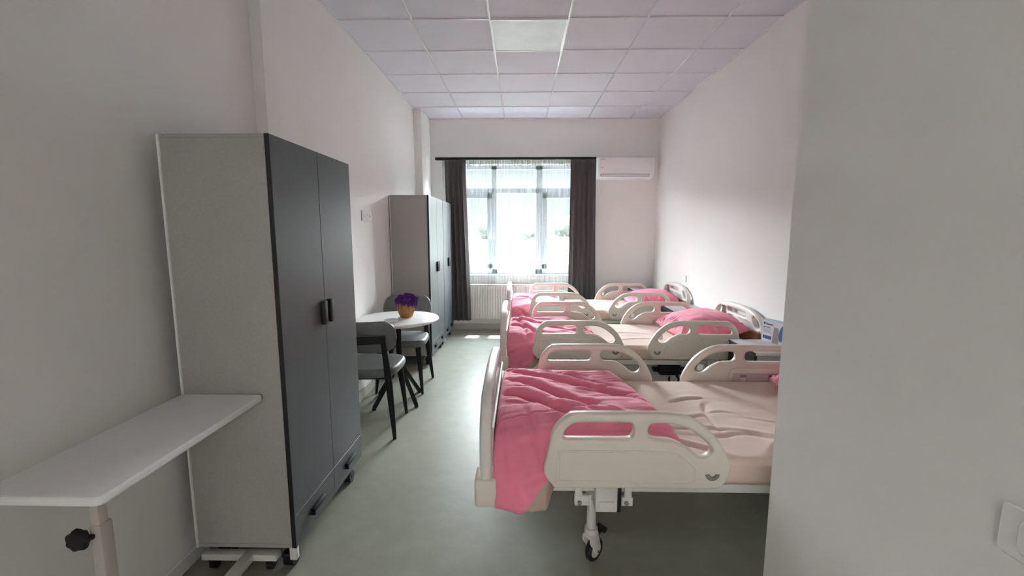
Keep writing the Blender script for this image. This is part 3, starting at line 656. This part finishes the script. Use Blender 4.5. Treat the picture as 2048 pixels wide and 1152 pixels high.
# ------------------------------------------------------------------ duvets
def duvet(yc, sy, seed, label, xf_far, xf_near, drop, creases, hgt=0.075, near_x=0.10, rough=1.0, org_x=0.25):
    """folded quilt at the foot; profile runs far side -> over the top -> near side drop"""
    n, mm_ = 190, 250
    hw = 0.435 * sy
    v = np.linspace(0, 1, mm_); u = np.linspace(0, 1, n)
    # section across the bed (y, z) by arc parameter
    pts = [(hw + .012, 0.50), (hw + .016, 0.565), (hw - .005, 0.625), (hw - 0.07, 0.60 + hgt * 0.97), (hw * 0.5, 0.602 + hgt * 1.12), (0, 0.602 + hgt * 1.15), (-hw * 0.5, 0.602 + hgt * 1.08), (-(hw - 0.10), 0.60 + hgt * 0.85), (-(hw - .02), 0.60 + hgt * .30), (-(hw + .028), 0.575), (-(hw + .040), 0.525), (-(hw + .044), 0.475), (-(hw + .050), 0.448), (-(hw + .038), 0.425), (-(hw + .012), 0.428), (-(hw + .0), 0.450)]
    sp = np.array([tuple(p) for p in spline(pts, 10, False)])
    L = np.concatenate([[0], np.cumsum(np.hypot(*np.diff(sp, axis=0).T))]); L /= L[-1]
    ys = np.interp(v, L, sp[:, 0]); zs = np.interp(v, L, sp[:, 1])
    U, V = np.meshgrid(u, v, indexing='ij')
    Y = np.repeat(ys[None], n, 0); Z = np.repeat(zs[None], n, 0)
    s = (hw - Y) / (2 * hw)           # 0 far, 1 near
    x0 = -0.112 + 0.012 * (1 - s)
    xe = xf_far + (xf_near - xf_far) * np.clip(s, 0, 1) + 0.02 * fbm(s * 3 + seed, s * 0, 3)
    X = x0 + (xe - x0) * U
    # longer drop near the footboard, tucked inside the rail further along
    tuck = np.clip((X - near_x) / 0.05, 0, 1); tuck = tuck * tuck * (3 - 2 * tuck)
    side = np.clip((0.60 - Z) / 0.12, 0, 1) * (s > .5)
    hem = np.clip((0.50 - Z) / 0.05, 0, 1) * (s > .5)
    Z = Z + hem * (0.050 * fbm(X * 9 + seed, s * 0 + 1.7, 3) + 0.02 * fbm(X * 30, V * 8, 2)); Y = Y - hem * 0.035 * fbm(X * 14 + 4, V * 12 + seed, 3)
    Z = Z + side * tuck * 0.045
    Z = Z - side * (drop * (1 - tuck) + 0.0 * tuck) * (1.0 - 0.55 * np.clip((X - x0) / 0.30, 0, 1))
    Y = Y + side * 0.030 * tuck * 1.6 - side * (1 - tuck) * 0.018 * np.clip((X - x0) / .1, 0, 1)
    # rounded ends
    d0 = np.clip((X - x0) / 0.05, 0, 1); e0 = np.sqrt(1 - (1 - d0) ** 2)
    d1 = np.clip((xe - X) / 0.07, 0, 1); e1 = np.sqrt(1 - (1 - d1) ** 2)
    topm = np.clip((Z - 0.60) / 0.03, 0, 1)
    Z = Z - topm * ((1 - e0) * 0.03 + (1 - e1) * (hgt * 0.80))
    Y = Y + (1 - topm) * (s > .5) * (1 - e0) * 0.03
    # slope up a little to the foot
    Z = Z + topm * 0.018 * (1 - U) * np.sin(PI * np.clip(s, 0, 1)) 
    # creases and fine wrinkles displace along the section normal
    ty = np.gradient(ys); tz = np.gradient(zs); ln = np.hypot(ty, tz); ny = -tz / ln; nz = ty / ln
    if nz[mm_ // 2] < 0: ny, nz = -ny, -nz
    # unrolled coordinate for creases on the side drop
    Yu = np.repeat((hw + 0.06 - L_total(sp) * 0 - np.interp(v, L, L) * arc(sp) + 0.10)[None], n, 0)
    d = np.zeros_like(X)
    for c, wd, dp in creases: d += crease(X, Yu, c, wd, dp)
    a = X * 0.92 + Yu * 0.25; b = Yu * 0.95 - X * 0.25
    d += rough * (0.034 * fbm(a * 1.8 + seed, b * 7.5, 3) - 0.010 * np.exp(-(fbm(a * 1.3 + 9 + seed, b * 8, 2) / 0.03) ** 2) + 0.012 * fbm(a * 3 + 2, b * 26 + seed, 2))
    d += rough * 0.016 * fbm(X * 6 + 3 * seed, Yu * 6, 3)
    ed = np.clip(U / 0.04, 0, 1) * np.clip((1 - U) / 0.05, 0.15, 1)
    d *= ed
    Y = Y + d * ny[None]; Z = Z + d * nz[None]
    Z = np.maximum(Z, np.where((np.abs(Y) < hw - .02), 0.612, -1))
    P = np.stack([X, Y + yc, Z], -1)
    LV = 0.955 - 0.085 * np.clip((X[:, 125] - 0.0) / 0.10, 0, 1) + 0.05 * fbm(X[:, 125] * 7 + seed, X[:, 125] * 0 + 3.3, 2)
    m = MB(); fs = m.grid(P)
    for k, f in enumerate(fs):
        i, j = divmod(k, mm_ - 1)
        if i > n * (0.925 + 0.055 * min(1, max(0, s[i, j]))): f.material_index = 1
        elif V[i, j] > LV[i] : f.material_index = 1
    # thickness: a quilt is puffed, so close it with an inner skin
    ob = m.build('duvet', [PINK, LINING], org=(org_x, yc, 0.60), smooth=180, label=label, cat='duvet', group='pink duvets')
    ob.location.z -= 0.02
    md = ob.modifiers.new('padding', 'SOLIDIFY'); md.thickness = 0.012; md.offset = -1; md.material_offset = 0
    return ob
def arc(sp): return float(np.hypot(*np.diff(sp, axis=0).T).sum())
def L_total(sp): return 0.0
# creases are given in (x, unrolled y): unrolled y runs about +0.45 (far edge of top) to -0.45 (near edge) then on down the side drop
c1 = [([(-0.08, 0.36), (0.10, 0.24), (0.30, 0.10), (0.56, -0.08)], .055, .026), ([(-0.08, 0.16), (0.06, 0.06), (0.22, -0.10), (0.38, -0.20)], .06, .030),
      ([(-0.09, -0.06), (0.02, -0.09), (0.14, -0.20), (0.26, -0.30)], .065, .032), ([(0.20, 0.34), (0.36, 0.16), (0.52, 0.06)], .04, .014), ([(0.06, 0.38), (0.22, 0.28), (0.40, 0.24)], .035, .012),
      ([(0.02, -0.22), (0.05, -0.40), (0.10, -0.55)], .04, .012), ([(-0.06, -0.42), (-0.04, -0.55), (0.02, -0.66)], .04, .014), ([(0.30, -0.22), (0.45, -0.28), (0.62, -0.36)], .04, .016),
      ([(0.28, 0.02), (0.40, 0.02), (0.50, 0.10)], .03, .010), ([(-0.08, 0.02), (0.0, 0.0), (0.1, 0.02)], .02, .006), ([(-0.08, 0.08), (0.02, 0.07), (0.10, 0.10)], .02, .006), ([(-0.08, -0.16), (0.0, -0.17), (0.06, -0.2)], .02, .007)]
duvet(beds[0][0], beds[0][1], 1, 'pink duvet folded over the foot of the bed nearest the camera', 0.575, 0.70, 0.030, c1, hgt=0.092)
c2 = [([(-0.08, 0.30), (0.10, 0.20), (0.3, 0.18)], .05, .018), ([(-0.09, 0.10), (0.05, 0.10), (0.2, -0.02), (0.4, -0.05)], .05, .020), ([(-0.08, -0.1), (0.03, -0.12), (0.12, -0.30)], .05, .022), ([(-0.05, 0.24), (0.0, 0.0), (0.05, -0.35)], .05, .018),
      ([(0.2, -0.1), (0.4, -0.18), (0.65, -0.3)], .04, .016), ([(0.25, 0.1), (0.45, 0.0), (0.6, -0.15)], .04, .016), ([(0.2, -0.28), (0.4, -0.32), (0.6, -0.36)], .035, .012)]
duvet(beds[1][0], beds[1][1], 4, 'pink duvet folded over the foot of the middle bed', 0.50, 0.66, 0.02, c2, rough=1.25)
c3 = [([(-0.08, 0.25), (0.10, 0.20), (0.3, 0.18)], .05, .018), ([(-0.06, -0.05), (0.08, -0.1), (0.2, -0.3)], .05, .018), ([(0.0, -0.45), (0.04, -0.5), (0.1, -0.52)], .04, .016), ([(0.2, 0.1), (0.4, 0.0), (0.6, -0.15)], .04, .014)]
duvet(beds[2][0], beds[2][1], 7, 'pink duvet folded over the foot of the bed by the window', 0.50, 0.56, 0.0, c3, hgt=0.08, rough=1.1)
# rolled beige hem at the near corner of the first duvet belongs to the duvet above
# ------------------------------------------------------------------ pillows
def pillow(loc, sx_, sy_, h, rot, seed, label):
    n, k = 64, 64; P = np.zeros((n, k, 3))
    m = MB(); u = np.linspace(-1, 1, n); v = np.linspace(-1, 1, k); U, V = np.meshgrid(u, v, indexing='ij')
    pinch = 1 - 0.07 * (1 - np.abs(V) ** 2)[:] * np.abs(U) ** 4; pinch2 = 1 - 0.07 * (1 - U ** 2) * np.abs(V) ** 4
    prof = (np.clip(1 - np.abs(U) ** 3.0, 0, 1) ** 0.55) * (np.clip(1 - np.abs(V) ** 3.0, 0, 1) ** 0.55)
    edge = np.clip(1.0 - np.maximum(np.abs(U), np.abs(V)), 0, 1)
    wr = 0.020 * fbm(U * 3 + seed, V * 3, 4) * (prof > 0) + 0.016 * np.exp(-(edge / .22) ** 2) * np.sin(np.arctan2(V, U) * 34 + 3 * fbm(U * 4, V * 4 + seed, 2) * 6) * np.clip(edge * 12, 0, 1)
    for sgn in (1, -1):
        P[..., 0] = U * sx_ * pinch2 ; P[..., 1] = V * sy_ * pinch; P[..., 2] = sgn * (h * (1.0 if sgn > 0 else 0.55) * prof + wr * (1 if sgn > 0 else .3))
        m.grid(P.copy())
    bmesh.ops.remove_doubles(m.bm, verts=m.bm.verts[:], dist=0.0015)
    ob = m.build('pillow', PINK, smooth=180, label=label, cat='pillow', group='pink pillows'); ob.location = loc; ob.rotation_euler = rot
    return ob
pillow((1.605, 3.93, 0.655), 0.285, 0.325, 0.135, (0.0, -0.10, 0.06), 3, 'pink pillow with gathered corners at the head of the middle bed')
pillow((1.615, 5.53, 0.652), 0.275, 0.31, 0.115, (0.0, -0.10, -0.04), 6, 'pink pillow at the head of the bed by the window')
pillow((1.680, 2.245, 0.648), 0.235, 0.31, 0.10, (0.0, -0.08, -0.10), 9, 'pink pillow on the nearest bed, only its corner showing past the wall edge')

# ------------------------------------------------------------------ bedside cabinets
def nightstand(loc, label):
    """origin: front near corner on the floor; front faces -X; depth +X, width +Y"""
    t = thing('bedside_cabinet', loc, label, 'cabinet', 'bedside cabinets')
    D, W, Ht = 0.365, 0.38, 0.67
    m = MB(); m.box(0.016, D, 0, W, 0.07, Ht - .02, bev=.002, seg=1); m.build('body', STANDG, t)
    m = MB(); m.box(0.0, D, -0.006, W + .006, Ht - .02, Ht, bev=.003); m.mi = 1; m.box(-0.003, 0.002, -0.006, W + .006, Ht - .021, Ht - .001); m.build('top', [STANDTOP, NSF], t)
    m = MB(); m.box(-0.004, 0.016, 0.004, W - .004, Ht - .165, Ht - .024, bev=.002, seg=1); d = m.build('drawer', NSF, t)
    m = MB(); m.box(-0.022, -0.004, W / 2 - .06, W / 2 + .06, Ht - .10, Ht - .088, bev=.003); m.build('handle', CHROME, d)
    m = MB(); m.box(-0.004, 0.016, 0.004, W - .004, 0.075, Ht - .170, bev=.002, seg=1); d = m.build('door', NSF, t)
    m = MB(); m.box(-0.022, -0.004, .04, .052, 0.32, 0.44, bev=.003); m.build('handle', CHROME, d)
    for x in (.05, D - .04):
        for y in (.05, W - .05):
            m = MB(); m.cyl((x, y - .01, .022), (x, y + .01, .022), .022, seg=16); m.box(x - .014, x + .014, y - .014, y + .014, .03, .07, bev=.004); m.build('caster', BLACK, t)
    return t
n1 = nightstand((1.612, 2.99, 0), 'grey bedside cabinet with a cardboard box on it, between the nearest and middle beds')
n2 = copy_tree(n1); n2.location = (1.60, 4.615, 0); n2['label'] = 'grey bedside cabinet with charcoal front between the middle and far beds'
n3 = copy_tree(n1); n3.location = (1.585, 6.14, 0); n3['label'] = 'grey bedside cabinet in the far corner beyond the last bed'

# cardboard box on the first cabinet
ang = math.atan2(-0.95, 0.30)
t = thing('cardboard_box', (1.845, 3.352, 0.67), 'white and blue cardboard box standing on the bedside cabinet', 'box', rz=ang)
# local x runs along the printed face towards the viewer, +y is towards the wall
m = MB(); m.box(0, 0.235, 0, 0.062, 0, 0.165, bev=.0015, seg=1); m.build('carton', CARDW, t)
m = MB(); m.box(0.001, 0.234, 0.001, 0.061, 0.1645, 0.1662); m.build('lid', CARDB, t)
m = MB(); yf = -0.0012
m.mi = 0
m.plate([Vector((.022 + .011 * math.cos(a), .140 + .012 * math.sin(a))) for a in np.linspace(0, 2 * PI, 5)[:-1]], [], .001, .0002, lambda u_, v_, w_: Vector((u_, yf + w_, v_)), 1)
rs = random.Random(2)
for k in range(6): m.box(.040 + k * .010, .040 + k * .010 + .0075, yf - .0003, yf + .001, .1315 , .141 + (k == 0) * .006)
for k in range(7): m.box(.014 + k * .0088, .014 + k * .0088 + .0066, yf - .0003, yf + .001, .110, .1155)
m.mi = 1
for z in (.100, .088, .080, .070):
    x = .014
    while x < .085: l_ = rs.uniform(.005, .013); m.box(x, x + l_, yf - .0003, yf + .001, z, z + .0032); x += l_ + .003
m.mi = 0; m.box(.014, .028, yf - .0003, yf + .001, .024, .048)
m.mi = 2; m.box(.034, .086, yf - .0003, yf + .001, .022, .048)
m.mi = 3
m.plate([Vector(p) for p in ((.095, .003), (.148, .003), (.143, .122), (.108, .122))], [], .001, .0002, lambda u_, v_, w_: Vector((u_, yf + w_, v_)), 1)
m.mi = 2
m.plate([Vector(p) for p in spline([(.158, .03), (.152, .075), (.160, .11), (.175, .140), (.20, .145), (.22, .12), (.215, .07), (.19, .03)], 4)], [], .001, .0002, lambda u_, v_, w_: Vector((u_, yf + w_, v_)), 1)
m.build('printing', [INKD, INKG, INKB, TAUPE], t, label='printed logo, text lines and picture on the front')

# ------------------------------------------------------------------ round table, chairs, pot
TX, TY = -1.07, 3.77
t = thing('round_table', (TX, TY, 0), 'round white café table on a black four-legged pedestal', 'table')
m = MB(); m.lathe([(0.001, .722), (0.325, .722), (0.342, .726), (0.350, .735), (0.350, .741), (0.343, .749), (0.335, .751), (0.001, .751)], (0, 0, 0), 72); m.build('tabletop', WMEL, t)
m = MB(); m.cyl((0, 0, .28), (0, 0, .722), .024, seg=18); m.box(-.09, .09, -.09, .09, .716, .723); m.build('column', BLKMET, t)
for k, (dx, dy) in enumerate(((-.165, -.225), (.175, -.15), (.12, .20), (-.225, .12))):
    m = MB(); m.tube([(0, 0, .34), (dx * .15, dy * .15, .30), (dx, dy, .018)], .013, sq=True); m.cyl((dx, dy, 0), (dx, dy, .02), .017, seg=12); m.build('leg', BLKMET, t)

def chair(loc, rz, label):
    """front faces +Y in local space"""
    t = thing('padded_chair', loc, label, 'chair', 'grey padded chairs', rz)
    m = MB(); n, k = 48, 14
    sw, sdp = 0.235, 0.225
    P = np.zeros((k + 1, n + 1, 3))
    rings = []
    for i in range(k + 1):
        a = -PI / 2 + PI * i / k; rr = 1 - 0.085 * (1 - math.cos(a)); zz = 0.472 + 0.034 * math.sin(a)
        row = []
        for j in range(n):
            th = 2 * PI * j / n; c, s = math.cos(th), math.sin(th); e = 2 / 3.6
            x = sw * rr * math.copysign(abs(c) ** e, c); y = sdp * rr * math.copysign(abs(s) ** e, s)
            x *= 1.0 + 0.06 * (y / sdp); row.append(m.bm.verts.new((x, y + 0.01, zz)))
        rings.append(row)
    fs = []
    for A, B in zip(rings, rings[1:]):
        for j in range(n): fs.append(m.bm.faces.new((A[j], A[(j + 1) % n], B[(j + 1) % n], B[j])))
    m.bm.faces.new(rings[0][::-1])
    top = m.bm.verts.new((0, 0.01, 0.513))
    mid = [m.bm.verts.new((v.co.x * .6, v.co.y * .6, 0.511)) for v in rings[-1]]
    for j in range(n):
        m.bm.faces.new((rings[-1][j], rings[-1][(j + 1) % n], mid[(j + 1) % n], mid[j])); m.bm.faces.new((mid[j], mid[(j + 1) % n], top))
    m.build('seat', LEATH, t, smooth=60)
    # curved backrest
    m = MB(); R = 0.42
    def bm_(u, v, w_):
        a = u / R; tilt = (v - 0.73) * 0.18
        return Vector(((R - w_) * math.sin(a), -0.262 - tilt + R * 0 - (R - w_) * math.cos(a) + R - 0.0 + 0.0, v)) if False else Vector(((R + w_) * math.sin(a), -0.225 - tilt - (R + w_) * math.cos(a) + R, v))
    # outline with rounded corners, subdivided across so that it can bend
    base = rrect(-0.25, 0.25, 0.625, 0.865, 0.095, 8)
    cols = 36; rows_ = 10; t2 = 0.020
    def half(u):   # z range at u
        r_ = 0.105; x = abs(u); e = 0.25 - r_
        if x <= e: return 0.12
        return 0.12 - r_ + math.sqrt(max(0, r_ * r_ - (x - e) ** 2))
    us = np.concatenate([np.linspace(-0.2499, -0.14, 12)[:-1], np.linspace(-0.14, 0.14, 16), np.linspace(0.14, 0.2499, 12)[1:]])
    G = []
    for u_ in us:
        hh = half(u_); ring = []
        for q in range(20):
            a = 2 * PI * q / 20; cz = math.copysign(abs(math.cos(a)) ** 0.35, math.cos(a)); cw = math.sin(a)
            edge = min(1, (0.25 - abs(u_)) / 0.02); 
            ring.append(bm_(u_, 0.745 + hh * cz, t2 * cw * math.sqrt(max(0.02, edge * (2 - edge)))))
        G.append(ring)
    V_ = [[m.bm.verts.new(p) for p in ring] for ring in G]
    for A, B in zip(V_, V_[1:]):
        for q in range(20): m.bm.faces.new((A[q], A[(q + 1) % 20], B[(q + 1) % 20], B[q]))
    m.bm.faces.new(V_[0][::-1]); m.bm.faces.new(V_[-1])
    m.build('backrest', LEATH, t, smooth=60)
    for sx_ in (-1, 1):
        m = MB(); m.tube([(sx_ * .175, .165, .44), (sx_ * .195, .185, .25), (sx_ * .215, .205, 0.0)], [.027, .022, .012], 12); m.build('leg', BLKMET, t)
        m = MB(); m.tube([(sx_ * .160, -.262, .76), (sx_ * .170, -.238, .62), (sx_ * .178, -.200, .44), (sx_ * .20, -.225, .22), (sx_ * .222, -.255, 0.0)], [.015, .021, .027, .022, .013], 12); m.build('leg', BLKMET, t)
    m = MB(); pts = [(x, -0.252 + 0.27 * x * x * 3 * 0 - 0.03 + (0.42 - math.sqrt(0.42 ** 2 - x * x)), .735) for x in np.linspace(-.175, .175, 13)]
    for dz in (-.014, 0, .014): m.tube([(p[0], p[1], p[2] + dz) for p in pts], [.014] * 13, 8)
    m.build('back_bracket', BLKMET, t)
    m = MB(); m.box(-.17, .17, -.19, .17, .425, .445, bev=.006); m.build('seat_frame', BLKMET, t)
    return t
chair((-1.150, 3.275, 0), 0.055, 'grey padded chair with its back to the camera, beside the near wardrobe')
chair((-1.125, 4.13, 0), PI + 0.0, 'grey padded chair facing the camera from behind the flower pot')

t = thing('flower_pot', (-1.005, 3.80, 0.751), 'ribbed ochre pot holding a purple flower on the round table', 'plant')
m = MB(); m.lathe([(.001, 0), (.043, 0), (.050, .006), (.066, .045), (.074, .085), (.075, .115), (.071, .128), (.064, .128), (.062, .10), (.001, .09)], (0, 0, 0), 96, mod=lambda a: 1 + 0.06 * math.cos(15 * a)); m.build('pot', POTM, t)
rs = np.random.RandomState(5); m = MB()
for k in range(170):
    d = rs.randn(3); d[2] = abs(d[2]) * 0.8 - (0.55 if k > 115 else 0); d /= np.linalg.norm(d); c = Vector((d[0] * .066 * 1.15 + .006, d[1] * .066 - (.012 if k > 115 else 0), .135 + d[2] * .060)) * 1.0
    s_ = rs.uniform(.018, .030); nrm = Vector(d) + Vector(rs.randn(3)) * .45; q = nrm.to_track_quat('Z', 'Y'); rot = rs.uniform(0, 6.28)
    ring = []; N = 9
    for j in range(N):
        a = 2 * PI * j / N + rot; rr = s_ * (1 + .18 * math.sin(3 * a)); ring.append(m.bm.verts.new(c + q @ Vector((rr * math.cos(a), rr * math.sin(a), .009 * math.sin(4 * a + k) + .006))))
    cv = m.bm.verts.new(c + q @ Vector((0, 0, -.006)))
    for j in range(N): m.bm.faces.new((ring[j], ring[(j + 1) % N], cv))
m.build('flower', PURP, t, smooth=0, recalc=False)
t = thing('glass_ashtray', (-1.075, 3.585, 0.751), 'small clear ashtray with a grey rim lying before the flower pot', 'dish')
m = MB(); m.lathe([(.001, 0), (.048, 0), (.056, .004), (.060, .020), (.056, .022), (.050, .010), (.001, .008)], (0, 0, 0), 32); m.build('bowl', mat('pale_glass', (0.80, 0.82, 0.83), .15, spec=.8), t)
